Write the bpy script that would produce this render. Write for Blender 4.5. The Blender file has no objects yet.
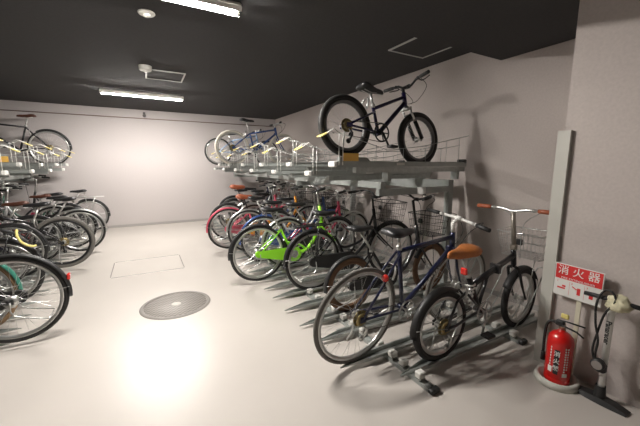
import bpy, math, random
from mathutils import Vector, Matrix
random.seed(7)
S = bpy.context.scene
COL = S.collection
PI = math.pi

# ------------------------------------------------------------------ camera, world, lamps, exposure
cam_d = bpy.data.cameras.new('camera'); cam = bpy.data.objects.new('camera', cam_d); COL.objects.link(cam)
cam_d.sensor_fit = 'HORIZONTAL'; cam_d.sensor_width = 36.0; cam_d.lens = 36.0*316/640
cam_d.clip_start = 0.02
cam.location = (0, 0, 1.4)
cam.rotation_euler = (math.radians(90-8.6), 0, math.radians(-29.0))
S.camera = cam
S.view_settings.view_transform = 'Standard'; S.view_settings.look = 'None'
S.view_settings.gamma = 1.0; S.view_settings.use_curve_mapping = False
S.view_settings.exposure = 0.0
W = bpy.data.worlds.new('world'); S.world = W; W.use_nodes = True
W.node_tree.nodes['Background'].inputs[0].default_value = (0.8, 0.85, 1, 1)
W.node_tree.nodes['Background'].inputs[1].default_value = 0.02
TUBE_STRENGTH = 800.0
TUBES = [(0.10, 6.44, 2.63), (0.12, 2.64, 2.63)]        # the tube lamps in a row down the room (x, y, ceiling height)

# ------------------------------------------------------------------ materials
MATS = {}
def mat(name, col=(.5, .5, .5), rough=.5, metal=0., emit=None, es=0., spec=.5, coat=0., noise=None, bump=None, alpha=None):
    if name in MATS: return MATS[name]
    m = bpy.data.materials.new(name); m.use_nodes = True; nt = m.node_tree; b = nt.nodes['Principled BSDF']
    b.inputs['Base Color'].default_value = (*col, 1); b.inputs['Roughness'].default_value = rough
    b.inputs['Metallic'].default_value = metal; b.inputs['Specular IOR Level'].default_value = spec
    b.inputs['Coat Weight'].default_value = coat
    if emit: b.inputs['Emission Color'].default_value = (*emit, 1); b.inputs['Emission Strength'].default_value = es
    if noise or bump:
        tc = nt.nodes.new('ShaderNodeTexCoord')
    if noise:
        sc, amt = noise
        n = nt.nodes.new('ShaderNodeTexNoise'); n.inputs['Scale'].default_value = sc; n.inputs['Detail'].default_value = 6
        nt.links.new(tc.outputs['Object'], n.inputs['Vector'])
        r = nt.nodes.new('ShaderNodeValToRGB')
        r.color_ramp.elements[0].position = .3; r.color_ramp.elements[1].position = .7
        r.color_ramp.elements[0].color = (*[max(0, c*(1-amt)) for c in col], 1)
        r.color_ramp.elements[1].color = (*[min(1, c*(1+amt)) for c in col], 1)
        nt.links.new(n.outputs['Fac'], r.inputs['Fac']); nt.links.new(r.outputs['Color'], b.inputs['Base Color'])
    if bump:
        sc, st = bump
        n2 = nt.nodes.new('ShaderNodeTexNoise'); n2.inputs['Scale'].default_value = sc; n2.inputs['Detail'].default_value = 3
        nt.links.new(tc.outputs['Object'], n2.inputs['Vector'])
        bp = nt.nodes.new('ShaderNodeBump'); bp.inputs['Strength'].default_value = st; bp.inputs['Distance'].default_value = .004
        nt.links.new(n2.outputs['Fac'], bp.inputs['Height']); nt.links.new(bp.outputs['Normal'], b.inputs['Normal'])
    MATS[name] = m; return m
wallm = mat('textured grey wall covering', (.52, .462, .432), .85, noise=(60, .05), bump=(260, .35))
backm = mat('pale back wall covering', (.51, .468, .455), .8, noise=(50, .03), bump=(260, .25))
floorm = mat('glossy grey epoxy floor', (.54, .50, .458), .34, spec=.32, noise=(1.3, .035), bump=(9, .02))
ceilm = mat('charcoal ceiling', (.038, .037, .038), .9, noise=(40, .1), bump=(180, .3))
white = mat('white enamel', (.78, .77, .73), .4)
dullwhite = mat('off white plastic', (.66, .65, .60), .5)
galv = mat('galvanised steel', (.40, .42, .40), .42, .55, noise=(25, .12))
rackm = mat('grey green painted steel', (.36, .38, .36), .5, .2, noise=(15, .06))
rubber = mat('black rubber', (.018, .017, .016), .65)
greyrub = mat('dusty tyre rubber', (.15, .14, .125), .8)
tan = mat('tan tyre wall', (.30, .19, .10), .7)
brownt = mat('brown tyre', (.16, .085, .045), .7)
cream = mat('cream tyre', (.62, .58, .50), .6)
silver = mat('brushed aluminium', (.62, .62, .60), .3, .85)
chrome = mat('chrome', (.78, .77, .75), .16, 1.0)
blackm = mat('black coated metal', (.015, .015, .016), .35, .2, coat=.3)
blackp = mat('black plastic', (.02, .02, .02), .5)
brass = mat('tarnished brass cogs', (.38, .30, .14), .35, .8)
leather = mat('tan leather', (.42, .14, .035), .42, noise=(30, .15))
redleather = mat('red brown leather', (.36, .10, .045), .45, noise=(30, .15))
darkleather = mat('dark brown leather', (.10, .035, .02), .45)
blackvinyl = mat('black vinyl', (.02, .02, .021), .38)
yellowp = mat('yellow plastic', (.78, .66, .22), .5)
orangep = mat('orange number plate', (.82, .48, .10), .5)
redp = mat('red reflector', (.7, .03, .02), .2, coat=.6)
redpaint = mat('extinguisher red paint', (.62, .012, .010), .28, coat=.5)
PAINT = {k: mat(k+' frame paint', v, .28, .15, coat=.5) for k, v in dict(
    black=(.016, .016, .018), green=(.30, .78, .03), pink=(.62, .09, .14), navy=(.010, .013, .045), blue=(.035, .08, .24),
    silver=(.5, .5, .5), crimson=(.35, .02, .06), white=(.7, .7, .68), teal=(.05, .22, .16), purple=(.012, .009, .05),
    maroon=(.22, .03, .03), orange=(.72, .30, .03), paleblue=(.30, .42, .60), darkgreen=(.03, .09, .06)).items()}

# ------------------------------------------------------------------ mesh helpers
class MB:
    def __init__(s): s.v = []; s.f = []; s.sm = []
    def add(s, vs, fs, smooth=False):
        o = len(s.v); s.v += [tuple(p) for p in vs]
        s.f += [tuple(i+o for i in f) for f in fs]; s.sm += [smooth]*len(fs); return s
    def box(s, c, d, rot=None):
        hx, hy, hz = d[0]/2, d[1]/2, d[2]/2
        vs = [Vector((x, y, z)) for x in (-hx, hx) for y in (-hy, hy) for z in (-hz, hz)]
        if rot is not None: vs = [rot @ v for v in vs]
        vs = [v + Vector(c) for v in vs]
        return s.add(vs, [(0, 1, 3, 2), (4, 6, 7, 5), (0, 4, 5, 1), (2, 3, 7, 6), (0, 2, 6, 4), (1, 5, 7, 3)])
    def bbox(s, a, b):
        return s.box([(a[i]+b[i])/2 for i in range(3)], [abs(b[i]-a[i]) for i in range(3)])
    def rbox(s, c, d, r=.01, rot=None):          # bevelled box
        hx, hy, hz = [q/2 for q in d]; vs = []; r = min(r, hx*.9, hy*.9, hz*.9)
        ring = []
        for lx, ly, z in ((hx-r, hy-r, -hz), (hx, hy, -hz+r), (hx, hy, hz-r), (hx-r, hy-r, hz)):
            q = r if lx == hx else 0
            lay = []
            for sx, sy in ((1, 1), (-1, 1), (-1, -1), (1, -1)):
                a = (sx*lx, sy*(ly-(r if q else r*0)), z); b = (sx*(lx-(r if q else 0)), sy*ly, z)
                if q == 0: a = (sx*lx, sy*(ly-r*.3), z); b = (sx*(lx-r*.3), sy*ly, z)
                lay += [a, b] if sx*sy > 0 else [b, a]
            ring.append(lay)
        vs = [Vector(p) for l in ring for p in l]
        if rot is not None: vs = [rot @ v for v in vs]
        vs = [v+Vector(c) for v in vs]; fs = []
        for k in range(3):
            for i in range(8):
                j = (i+1) % 8; fs.append((k*8+i, k*8+j, k*8+8+j, k*8+8+i))
        fs.append(tuple(range(7, -1, -1))); fs.append(tuple(range(24, 32)))
        return s.add(vs, fs)
    def tube(s, pts, r, n=8, closed=False, caps=True, flat=1.0):
        P = [Vector(p) for p in pts]; m = len(P)
        R = r if isinstance(r, (list, tuple)) else [r]*m
        T = []
        for i in range(m):
            a = P[(i-1) % m] if (closed or i > 0) else P[i]; b = P[(i+1) % m] if (closed or i < m-1) else P[i]
            t = (b-a); T.append(t.normalized() if t.length > 1e-9 else Vector((0, 0, 1)))
        up = Vector((0, 1, 0)) if abs(T[0].y) < .9 else Vector((0, 0, 1))
        N = (up - T[0]*up.dot(T[0])).normalized(); vs = []; Ns = [N]
        for i in range(1, m):
            N = N - T[i]*N.dot(T[i]); N = N.normalized() if N.length > 1e-6 else Ns[-1]; Ns.append(N)
        for i in range(m):
            B = T[i].cross(Ns[i])
            for k in range(n):
                a = 2*PI*k/n; vs.append(P[i] + (Ns[i]*math.cos(a)*flat + B*math.sin(a))*R[i])
        fs = []
        for i in range(m if closed else m-1):
            j = (i+1) % m
            for k in range(n):
                l = (k+1) % n; fs.append((i*n+k, i*n+l, j*n+l, j*n+k))
        s.add(vs, fs, n > 4)
        if caps and not closed:
            o = len(s.v)-len(vs)
            s.f += [tuple(o+k for k in range(n-1, -1, -1)), tuple(o+(m-1)*n+k for k in range(n))]; s.sm += [False]*2
        return s
    def lathe(s, prof, c=(0, 0, 0), n=24, axis='z', closed=False):
        vs = []; m = len(prof)
        for r, h in prof:
            for k in range(n):
                a = 2*PI*k/n; x, y = r*math.cos(a), r*math.sin(a)
                p = (x, y, h) if axis == 'z' else ((x, h, y) if axis == 'y' else (h, x, y))
                vs.append((p[0]+c[0], p[1]+c[1], p[2]+c[2]))
        fs = []
        for i in range(m if closed else m-1):
            j = (i+1) % m
            for k in range(n):
                l = (k+1) % n
                q = (i*n+k, i*n+l, j*n+l, j*n+k); fs.append(q if axis != 'y' else q[::-1])
        return s.add(vs, fs, True)
    def prism(s, poly, y0, y1):                   # polygon in xz, extruded in y
        n = len(poly); vs = [(x, y0, z) for x, z in poly] + [(x, y1, z) for x, z in poly]
        fs = [tuple(range(n)), tuple(range(2*n-1, n-1, -1))]
        for i in range(n):
            j = (i+1) % n; fs.append((i, n+i, n+j, j))
        return s.add(vs, fs)
    def xf(s, M):
        s.v = [tuple(M @ Vector(p)) for p in s.v]; return s
    def mesh(s, name, m):
        me = bpy.data.meshes.new(name); me.from_pydata(s.v, [], s.f)
        me.polygons.foreach_set('use_smooth', s.sm); me.materials.append(m); me.update(); return me
    def build(s, name, m, parent=None, loc=None):
        o = bpy.data.objects.new(name, s.mesh(name, m)); COL.objects.link(o)
        if parent: o.parent = parent
        if loc: o.location = loc
        return o
def smooth(pts, k=5):
    P = [Vector(p) for p in pts]; out = []
    for i in range(len(P)-1):
        a = P[max(i-1, 0)]; b = P[i]; c = P[i+1]; d = P[min(i+2, len(P)-1)]
        for j in range(k):
            t = j/k
            out.append(.5*((2*b)+(c-a)*t+(2*a-5*b+4*c-d)*t*t+(3*b-a-3*c+d)*t**3))
    out.append(P[-1]); return out
def arc(cx, cz, r, a0, a1, n, y=0):
    return [(cx+r*math.cos(math.radians(a0+(a1-a0)*i/n)), y, cz+r*math.sin(math.radians(a0+(a1-a0)*i/n))) for i in range(n+1)]
def tag(o, label=None, cat=None, group=None, kind=None):
    if label: o['label'] = label
    if cat: o['category'] = cat
    if group: o['group'] = group
    if kind: o['kind'] = kind
    return o
def empty(name, loc, label=None, cat=None, group=None, rz=0):
    o = bpy.data.objects.new(name, None); COL.objects.link(o); o.location = loc; o.rotation_euler = (0, 0, rz)
    o.empty_display_size = .1
    return tag(o, label, cat, group)
def link_mesh(name, me, parent, M=None):
    o = bpy.data.objects.new(name, me); COL.objects.link(o); o.parent = parent
    if M is not None: o.matrix_local = M
    return o
def copy_tree(o, parent=None):
    c = o.copy(); COL.objects.link(c); c.parent = parent
    for ch in list(o.children): copy_tree(ch, c)
    return c
def text(name, s, size, m, parent, M, depth=.0006, bold=0., align='CENTER', sx=1.):
    cu = bpy.data.curves.new(name, 'FONT'); cu.body = s; cu.size = size; cu.extrude = depth; cu.offset = bold
    cu.align_x = align; cu.align_y = 'CENTER'
    t = bpy.data.objects.new(name+'_curve', cu); COL.objects.link(t)
    bpy.context.view_layer.update()
    me = bpy.data.meshes.new_from_object(t.evaluated_get(bpy.context.evaluated_depsgraph_get()))
    bpy.data.objects.remove(t); me.materials.clear(); me.materials.append(m)
    for v in me.vertices: v.co.x *= sx
    o = bpy.data.objects.new(name, me); COL.objects.link(o); o.parent = parent; o.matrix_local = M; return o

# ------------------------------------------------------------------ the room
XR, XL, YB, YF, H, HS = 3.25, -3.1, 8.40, -3.2, 2.63, 2.45
def struct(name, mb, m):
    o = mb.build(name, m); o['kind'] = 'structure'; return o
struct('floor', MB().bbox((XL-.2, YF-.2, -.1), (XR+.2, YB+.2, 0)), floorm)
struct('wall_back', MB().bbox((XL-.2, YB, 0), (XR+.2, YB+.15, 3)), backm)
struct('wall_right', MB().bbox((XR, YF, 0), (XR+.15, YB, 3)), wallm)
struct('wall_left', MB().bbox((XL-.15, YF, 0), (XL, YB, 3)), mat('left wall darkened against bounce', (.30, .275, .26), .85, noise=(60, .05)))  # hidden behind the bicycles; colour darkened to weaken light bouncing off it
struct('wall_front', MB().bbox((XL-.2, YF-.15, 0), (XR+.2, YF, 3)), mat('unseen front wall dark against bounce', (.14, .14, .13), .6))  # unseen wall behind the camera, made dark to cut bounced light
struct('ceiling', MB().bbox((XL, 2.42, H), (XR, YB, H+.1)), ceilm)
struct('trim_1', MB().add([(XL, 2.42, H), (XR, 2.42, H), (XR, 2.08, HS), (XL, 2.08, HS), (XR, YF, HS), (XL, YF, HS),
        (XL, 2.42, H+.1), (XR, 2.42, H+.1), (XR, YF, H+.1), (XL, YF, H+.1)],
       [(0, 1, 2, 3), (3, 2, 4, 5), (6, 9, 8, 7), (0, 6, 7, 1), (5, 4, 8, 9), (1, 7, 8, 4, 2), (0, 3, 5, 9, 6)]), ceilm)
struct('wall_pier', MB().bbox((2.42, YF, 0), (XR, 1.075, HS)), wallm)
struct('baseboard_back', MB().bbox((XL, YB-.008, 0), (XR, YB, .055)), mat('grey skirting', (.36, .34, .32), .6))
struct('baseboard_right', MB().bbox((XR-.008, 1.08, 0), (XR, YB, .055)), MATS['grey skirting'])
# L-shaped corner guard standing on the pier edge
g = MB(); g.bbox((2.393, 1.03, 0), (2.42, 1.103, 1.62)); g.bbox((2.42, 1.077, 0), (2.50, 1.103, 1.62))
struct('trim_2', g, mat('pale grey corner guard', (.52, .51, .46), .55))
# conduit along the back wall under the ceiling
c = MB(); c.tube([(XL, YB-.012, 2.442), (XR, YB-.012, 2.442)], .009, 8)
tag(c.build('conduit_pipe', mat('brown conduit', (.20, .13, .11), .6)), 'thin brown conduit running along the top of the pale back wall', 'pipe')

# manhole lid
e = empty('manhole_cover', (.195, 3.37, 0), 'round grey cast iron manhole cover set in the pale floor', 'manhole')
mh = mat('cast iron lid', (.20, .185, .165), .55, .2)
nt = mh.node_tree; b = nt.nodes['Principled BSDF']
tc = nt.nodes.new('ShaderNodeTexCoord'); ck = nt.nodes.new('ShaderNodeTexChecker'); ck.inputs['Scale'].default_value = 42
ck.inputs[1].default_value = (.30, .275, .25, 1); ck.inputs[2].default_value = (.17, .155, .14, 1)
nt.links.new(tc.outputs['Object'], ck.inputs['Vector']); nt.links.new(ck.outputs[0], b.inputs['Base Color'])
MB().lathe([(.0, .006), (.285, .006), (.29, .002)], n=48).build('lid', mh, e)
MB().lathe([(.292, .0), (.292, .008), (.305, .010), (.325, .008), (.33, .0)], n=48).build('rim', mat('manhole rim', (.25, .23, .21), .6, .1), e)
MB().lathe([(0, .009), (.04, .009), (.045, .006)], n=24).build('boss', mat('worn boss', (.55, .52, .47), .5), e)
# rectangular floor hatch outlined by strips
e = empty('floor_hatch', (-.03, 4.95, 0), 'rectangular floor hatch with thin pale metal edges near the back wall', 'hatch')
pale = mat('worn hatch edge', (.66, .64, .60), .25, .5); dk = mat('dark joint', (.22, .20, .18), .6)
for yy in (-.37, .37): MB().box((0, yy, .001), (.84, .025, .003)).build('edge_strip', pale, e)
for xx in (-.43, .43): MB().box((xx, 0, .001), (.012, .70, .003)).build('joint', dk, e)

# ------------------------------------------------------------------ ceiling things
tubem = mat('lit fluorescent tube', (1, 1, 1), .5, emit=(1.0, .955, .905), es=TUBE_STRENGTH)
for i, (lx, ly, z0) in enumerate(TUBES):
    e = empty('tube_lamp', (lx, ly, z0), ('lit tube lamp on the dark ceiling near the back wall',
              'lit tube lamp cut by the top edge of the photo', 'lit tube lamp on the lower ceiling behind the camera')[i], 'lamp', 'ceiling tube lamps')
    hb = MB(); hb.rbox((0, 0, -.02), (1.26, .12, .038), .012)
    for sy in (-1, 1): hb.add([(-.63, sy*.058, -.034), (.63, sy*.058, -.034), (.63, sy*.048, -.066), (-.63, sy*.048, -.066), (-.63, sy*.062, -.034), (.63, sy*.062, -.034), (.63, sy*.052, -.066), (-.63, sy*.052, -.066)],
        [(0, 1, 2, 3), (4, 7, 6, 5), (3, 2, 6, 7), (0, 4, 5, 1), (0, 3, 7, 4), (1, 5, 6, 2)])
    hb.build('housing', white, e)
    for sx in (-1, 1):
        MB().rbox((sx*.612, 0, -.052), (.024, .036, .042), .004).build('tube_holder', dullwhite, e)
    MB().tube([(-.60, 0, -.058), (.60, 0, -.058)], .0165, 12).build('tube', tubem, e)
def hatch(loc, w, d, label, rz=0):
    e = empty('ceiling_hatch', loc, label, 'hatch', 'ceiling hatches', rz)
    f = mat('hatch frame aluminium', (.50, .50, .48), .45, .2); t = .018
    m = MB(); m.box((0, d/2, -.006), (w+t, t, .012)); m.box((0, -d/2, -.006), (w+t, t, .012))
    m.box((w/2, 0, -.006), (t, d-t, .012)); m.box((-w/2, 0, -.006), (t, d-t, .012)); m.build('hatch_frame', f, e)
    MB().box((0, 0, -.003), (w-t, d-t, .006)).build('panel', ceilm, e)
hatch((.36, 5.08, H), .46, .48, 'white edged ceiling hatch close to the back tube lamp')
hatch((2.66, 2.60, H), .50, .42, 'pale edged ceiling hatch above the bicycle on the upper rack', math.radians(0))
e = empty('smoke_detector', (.115, 3.12, H), 'flat round white smoke detector between the tube lamps, nearer the camera', 'smoke detector')
MB().lathe([(0, -.001), (.062, -.001), (.065, -.008), (.058, -.016), (.02, -.018)][::-1], n=32).build('base', dullwhite, e)
MB().lathe([(0, -.036), (.022, -.034), (.03, -.026), (.03, -.016)], n=24).build('sensor_dome', dullwhite, e)
e = empty('ceiling_sensor', (.115, 4.73, H), 'white drum shaped ceiling sensor beside the hatch near the back lamp', 'sensor')
MB().lathe([(.0, -.055), (.062, -.055), (.072, -.046), (.074, 0)], n=32).build('drum', dullwhite, e)
MB().lathe([(0, -.075), (.018, -.073), (.024, -.065), (.024, -.053)], n=20).build('lens', white, e)
e = empty('wall_sensor', (.11, YB, 2.50), 'small dark sensor fixed high on the back wall below the lamp', 'sensor')
MB().rbox((0, -.03, .03), (.05, .06, .10), .01).build('bracket', mat('dark grey plastic', (.12, .11, .11), .5), e)
MB().lathe([(0, -.12), (.03, -.12), (.035, -.10), (.035, -.055), (.0, -.055)], n=18, axis='y').build('sensor_head', MATS['dark grey plastic'], e)

# ------------------------------------------------------------------ bicycles
WC = {}
def wheel_meshes(R, tw, tm, rimm, nsp):
    key = (R, tw, tm.name, rimm.name, nsp)
    if key in WC: return WC[key]
    rt = R - tw*.5; n = 56
    t = MB(); prof = [(rt+tw*.5*math.cos(a), tw*.5*math.sin(a)) for a in [2*PI*k/10 for k in range(10)]]
    t.lathe(prof, n=n, axis='y', closed=True)
    ri = R-tw
    rim = MB(); w = tw*.36
    rim.lathe([(ri+.004, -w), (ri-.004, -w), (ri-.022, -w*.45), (ri-.022, w*.45), (ri-.004, w), (ri+.004, w)], n=n, axis='y', closed=True)
    sp = MB()
    for k in range(nsp):
        a = 2*PI*k/nsp; sgn = 1 if k % 2 else -1; a2 = a + (.55 if (k//2) % 2 else -.55)
        sp.tube([(math.cos(a2)*.024, sgn*.030, math.sin(a2)*.024), (math.cos(a)*(ri-.012), sgn*.004, math.sin(a)*(ri-.012))], .0011, 4, caps=False)
    hb = MB(); hb.lathe([(0, -.05), (.007, -.05), (.007, -.036), (.026, -.034), (.026, -.028), (.014, -.024), (.014, .024), (.026, .028), (.026, .034), (.007, .036), (.007, .05), (0, .05)][::-1], n=16, axis='y')
    r = tuple(m.mesh(nm, mm) for m, nm, mm in ((rim, 'wheel', rimm), (t, 'tire', tm), (sp, 'spokes', silver), (hb, 'hub', silver)))
    WC[key] = r; return r

def bike(loc, label, rz=0., lean=0., yaw=0., steer=0., pitch=0., cat='bicycle', group='parked bicycles', detail=2,
         R=.335, tw=.038, tire=rubber, rim=silver, wb=1.09, style='step', paint='black', bb=(.44, .285), seat=(.26, .60), saddle_z=.86,
         head=((.86, .60), (.82, .84)), bars='city', bar_z=1.0, fender=None, basket=None, saddle=blackvinyl,
         chain='guard', rack=False, stand=True, derail=False, fork='plain', guardm=None, grip=blackp, nsp=28,
         headlight=True, reflector=False, barm=None, stemm=None, decal=False, crank_a=200, name='bicycle', fat=1.0, bdx=.06, bdz=0., flip=False, brakem=None):
    root = bpy.data.objects.new(name, None); COL.objects.link(root); root.empty_display_size = .2
    root.matrix_world = Matrix.Translation(loc) @ Matrix.Rotation(rz+yaw, 4, 'Z') @ Matrix.Rotation(lean, 4, 'X') @ Matrix.Rotation(pitch, 4, 'Y')
    tag(root, label, cat, group)
    P = PAINT[paint]; barm = barm or silver; stemm = stemm or silver
    A = Vector((0, 0, R)); F = Vector((wb, 0, R)); B = Vector((bb[0], 0, bb[1])); ST = Vector((seat[0], 0, seat[1]))
    HB = Vector((head[0][0], 0, head[0][1])); HT = Vector((head[1][0], 0, head[1][1]))
    ax = (HT-HB).normalized()
    SM = Matrix.Translation(HT) @ Matrix.Rotation(steer, 4, ax) @ Matrix.Translation(-HT)   # turns the front end
    def fr(mb, nm, mm, parent=root):               # front part
        o = mb.build(nm, mm, parent); 
        if parent is root: o.matrix_local = SM
        return o
    # ---- frame
    f = MB(); y = .055
    sdir = (ST-B).normalized()
    f.tube([HB-ax*.012, HT+ax*.012], .021, 12)
    if style == 'step':
        f.tube([B, ST], .0155, 10)
        f.tube(smooth([HB+ax*.03, HB*.62+B*.38+Vector((-.0, 0, -.045)), B+Vector((.10, 0, .02)), B]), .019, 10)
        f.tube(smooth([HT-ax*.05, HT*.55+B*.45+Vector((.03, 0, -.08)), B+sdir*.17+Vector((.11, 0, -.0)), B+sdir*.19]), .0145, 10)
    elif style == 'loop':
        f.tube([B, ST], .0155, 10)
        f.tube(smooth([HB+ax*.04, HB*.6+B*.4+Vector((.02, 0, -.09)), B+Vector((.14, 0, .0)), B]), .023, 10)
        f.tube(smooth([B+Vector((.20, 0, .01)), B+Vector((.10, 0, .09)), B+sdir*.16]), .013, 8)
    elif style in ('diamond', 'mtb'):
        f.tube([B, ST], .0155, 10)
        f.tube([HB+ax*.03, B], .021 if style == 'mtb' else .019, 10)
        f.tube([HT-ax*.03, ST-sdir*.03], .0165, 10)
    elif style == 'fold':
        f.tube([B-sdir*.02, ST], .019, 10)
        jt = B+sdir*.24; f.tube([jt, HB+ax*.07], .025, 12, flat=.75)
        f.tube([B+sdir*.04+Vector((.01, 0, 0)), jt*.62+(HB+ax*.07)*.38-Vector((0, 0, .01))], .013, 8)
        f.box(jt*.45+(HB+ax*.07)*.55, (.03, .075, .07))
    f.lathe([(.0, -.036), (.021, -.036), (.021, .036), (0, .036)], c=B, n=16, axis='y')
    if style == 'fold':
        pv = B+Vector((-.05, 0, .06))
        for s in (-1, 1):
            f.tube([A+Vector((0, s*y, 0)), A+Vector((.09, s*y, 0)), pv+Vector((0, s*.03, -.05))], .010, 8)
            f.tube([A+Vector((0, s*y, 0)), A+Vector((.10, s*.045, .17)), A+Vector((.21, s*.03, .21))], .009, 8)
            f.tube([A+Vector((.21, s*.03, .21)), pv+Vector((.0, s*.03, -.02))], .009, 8)
    else:
        tp = ST-sdir*(.03 if style != 'mtb' else .06)
        for s in (-1, 1):
            f.tube([A+Vector((0, s*y, 0)), A+Vector((R*.9, s*.040, (B.z-R)*.6)), B+Vector((0, s*.02, 0))], .0095, 8)
            f.tube([A+Vector((0, s*y, 0)), A*.5+tp*.5+Vector((0, s*.045, 0)), tp+Vector((0, s*.018, 0))], .0085, 8)
    for s in (-1, 1): f.box(A+Vector((.005, s*y, .0)), (.045, .006, .04))
    fo = f.build('frame', P, root)
    if decal:
        mid = HB*.5+B*.5; d = (HB-B).normalized(); dm = MB(); ang = math.atan2(d.z, d.x)
        rot = Matrix.Rotation(-ang, 3, 'Y')
        for s in (-1, 1):
            for k in range(9):
                q = mid + d*(-.13+.031*k); w = (.016, .022, .012)[k % 3]
                dm.box(q+Vector((0, s*.0205, 0)), (w, .002, .019), rot)
        dm.build('stripe_marks', white, fo)
    if style == 'fold':
        sh = MB(); a = B+Vector((-.03, 0, .06)); 
        a0 = A+Vector((.19, 0, .19)); a1 = B+sdir*.30+Vector((-.03, 0, .03)); dd = a1-a0
        a0 = Vector((B.x-.15, 0, B.z+.06)); a1 = Vector((B.x-.115, 0, B.z+.23)); dd = a1-a0
        pts = []; 
        for k in range(61):
            t = k/60; an = t*6*2*PI; pts.append(a0+dd*t+Vector((math.cos(an)*.026, math.sin(an)*.026, 0)))
        sh.tube(pts, .0065, 6)
        so = sh.build('shock_spring', white, root); m2 = MB(); m2.tube([a0-dd*.1, a1+dd*.12], .010, 8); m2.build('shock_rod', silver, so)
    # ---- wheels
    for nm, C, M in (('rear_wheel', A, Matrix()), ('front_wheel', F, SM)):
        me = wheel_meshes(R, tw, tire, rim, nsp)
        o = link_mesh(nm, me[0], root, M @ Matrix.Translation(C))
        link_mesh('tire', me[1], o); link_mesh('spokes', me[2], o); link_mesh('hub', me[3], o)
    # ---- fork
    k = MB(); cr = HB-ax*.03
    crz = F.z+R+.025
    if (cr-F).length < R+.02: cr = F + (cr-F).normalized()*(R+.03)
    k.tube([cr, HB], .014, 8)
    if fork == 'plain' or fork == 'rigid':
        for s in (-1, 1):
            k.tube(smooth([cr+Vector((0, s*.012, 0)), cr+Vector((0, s*.042, -.02)), cr*.45+F*.55+Vector((-.015, s*.048, 0)), F+Vector((0, s*.05, 0))], 4), [.013]*5+[.011]*4+[.009]*4, 8)
        fr(k, 'fork', P if fork == 'plain' else blackm)
    else:
        for s in (-1, 1):
            k.tube([cr+Vector((0, s*.05, .0)), cr*.55+F*.45+Vector((0, s*.05, 0))], .012, 8)
        k.box(cr, (.04, .12, .03)); ko = fr(k, 'fork', silver)
        lg = MB()
        for s in (-1, 1): lg.tube([cr*.58+F*.42+Vector((0, s*.05, 0)), F+Vector((0, s*.05, 0))], .019, 10)
        lg.tube([cr*.66+F*.34+Vector((0, -.05, 0)), cr*.70+F*.30+Vector((-.03, -.03, .02)), cr*.70+F*.30+Vector((-.03, .03, .02)), cr*.66+F*.34+Vector((0, .05, 0))], .011, 8)
        lg.build('fork_lower', blackm, ko)
    # ---- fenders
    if fender is not None:
        def fend(C, a0, a1):
            m = MB(); n = 18; rr = R+.016; w = tw*.5+.007; vs = []; fs = []
            for i in range(n+1):
                a = math.radians(a0+(a1-a0)*i/n)
                for q, (yy, dr) in enumerate(((-w, -.016), (-w*.6, 0), (0, .005), (w*.6, 0), (w, -.016), (w*.9, -.018), (w*.5, -.003), (0, .002), (-w*.5, -.003), (-w*.9, -.018))):
                    vs.append((C.x+math.cos(a)*(rr+dr), yy, C.z+math.sin(a)*(rr+dr)))
            for i in range(n):
                for q in range(10):
                    j = (q+1) % 10; fs.append((i*10+q, i*10+j, (i+1)*10+j, (i+1)*10+q))
            fs += [tuple(range(10)), tuple(n*10+q for q in range(9, -1, -1))]
            m.add(vs, fs, True); return m
        m = fend(A, 60, 186); fo2 = m.build('rear_fender', fender, root)
        st = MB(); aa = math.radians(172); q = A+Vector((math.cos(aa)*(R+.01), 0, math.sin(aa)*(R+.01)))
        for s in (-1, 1): st.tube([A+Vector((0, s*.06, 0)), q+Vector((0, s*(tw*.5+.006), 0))], .0025, 5)
        st.build('fender_stay', silver, fo2)
        m = fend(F, 25, 150); o = fr(m, 'front_fender', fender)
        if reflector:
            rr = MB(); aa = math.radians(160); q = A+Vector((math.cos(aa)*(R+.03), 0, math.sin(aa)*(R+.03))) if style != 'fold' else ST+sdir*.04+Vector((-.028, 0, 0))
            rr.rbox(q, (.022, .05, .05), .006); rr.build('reflector', redp, root)
    elif reflector:
        rr = MB(); q = A*.42+ST*.58+Vector((-.0, -.04, 0)) if style == 'diamond' else ST-sdir*.05+Vector((-.03, 0, 0)); rr.lathe([(0, -.028), (.02, -.026), (.025, -.015), (.025, .0)], c=(q.x, q.y, q.z), n=16, axis='x'); rr.build('reflector', redp, root)
    # ---- seat post, saddle
    sp = MB(); sv = ST + sdir*((saddle_z-.05-ST.z)/sdir.z)
    sp.tube([ST-sdir*.03, sv], .0125, 10); sp.lathe([(.0, -.025), (.021, -.02), (.021, .012), (.0135, .016)], c=ST, n=12)
    for s in (-1, 1): sp.tube([sv+Vector((-.08, s*.022, .015)), sv+Vector((.0, s*.022, .0)), sv+Vector((.09, s*.012, .018))], .0035, 5)
    sp.build('seat_post', silver if saddle is not redleather else blackm, root)
    m = MB(); vs = []; fs = []; secs = [(-.125, .055, .012, .0), (-.105, .078, .022, .004), (-.06, .080, .026, .002), (-.01, .060, .024, -.006), (.05, .034, .022, -.010), (.10, .022, .019, -.008), (.135, .016, .016, -.010), (.15, .006, .008, -.016)]
    n = 12
    for x, w, h, dz in secs:
        for k in range(n):
            a = 2*PI*k/n; yy = math.cos(a)*w*(1+.1*(fat-1)); zz = math.sin(a)*fat
            zz = zz*h if zz > 0 else zz*h*1.3 - (abs(math.cos(a))**3)*.012
            vs.append((sv.x+(x if not flip else -x), yy, sv.z+.045+dz+zz))
    for i in range(len(secs)-1):
        for k in range(n):
            l = (k+1) % n; fs.append((i*n+k, i*n+l, (i+1)*n+l, (i+1)*n+k))
    fs += [tuple(range(n))[::-1], tuple((len(secs)-1)*n+k for k in range(n))]
    m.add(vs, [q[::-1] for q in fs] if flip else fs, True); so = m.build('saddle', saddle, root)
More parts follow.
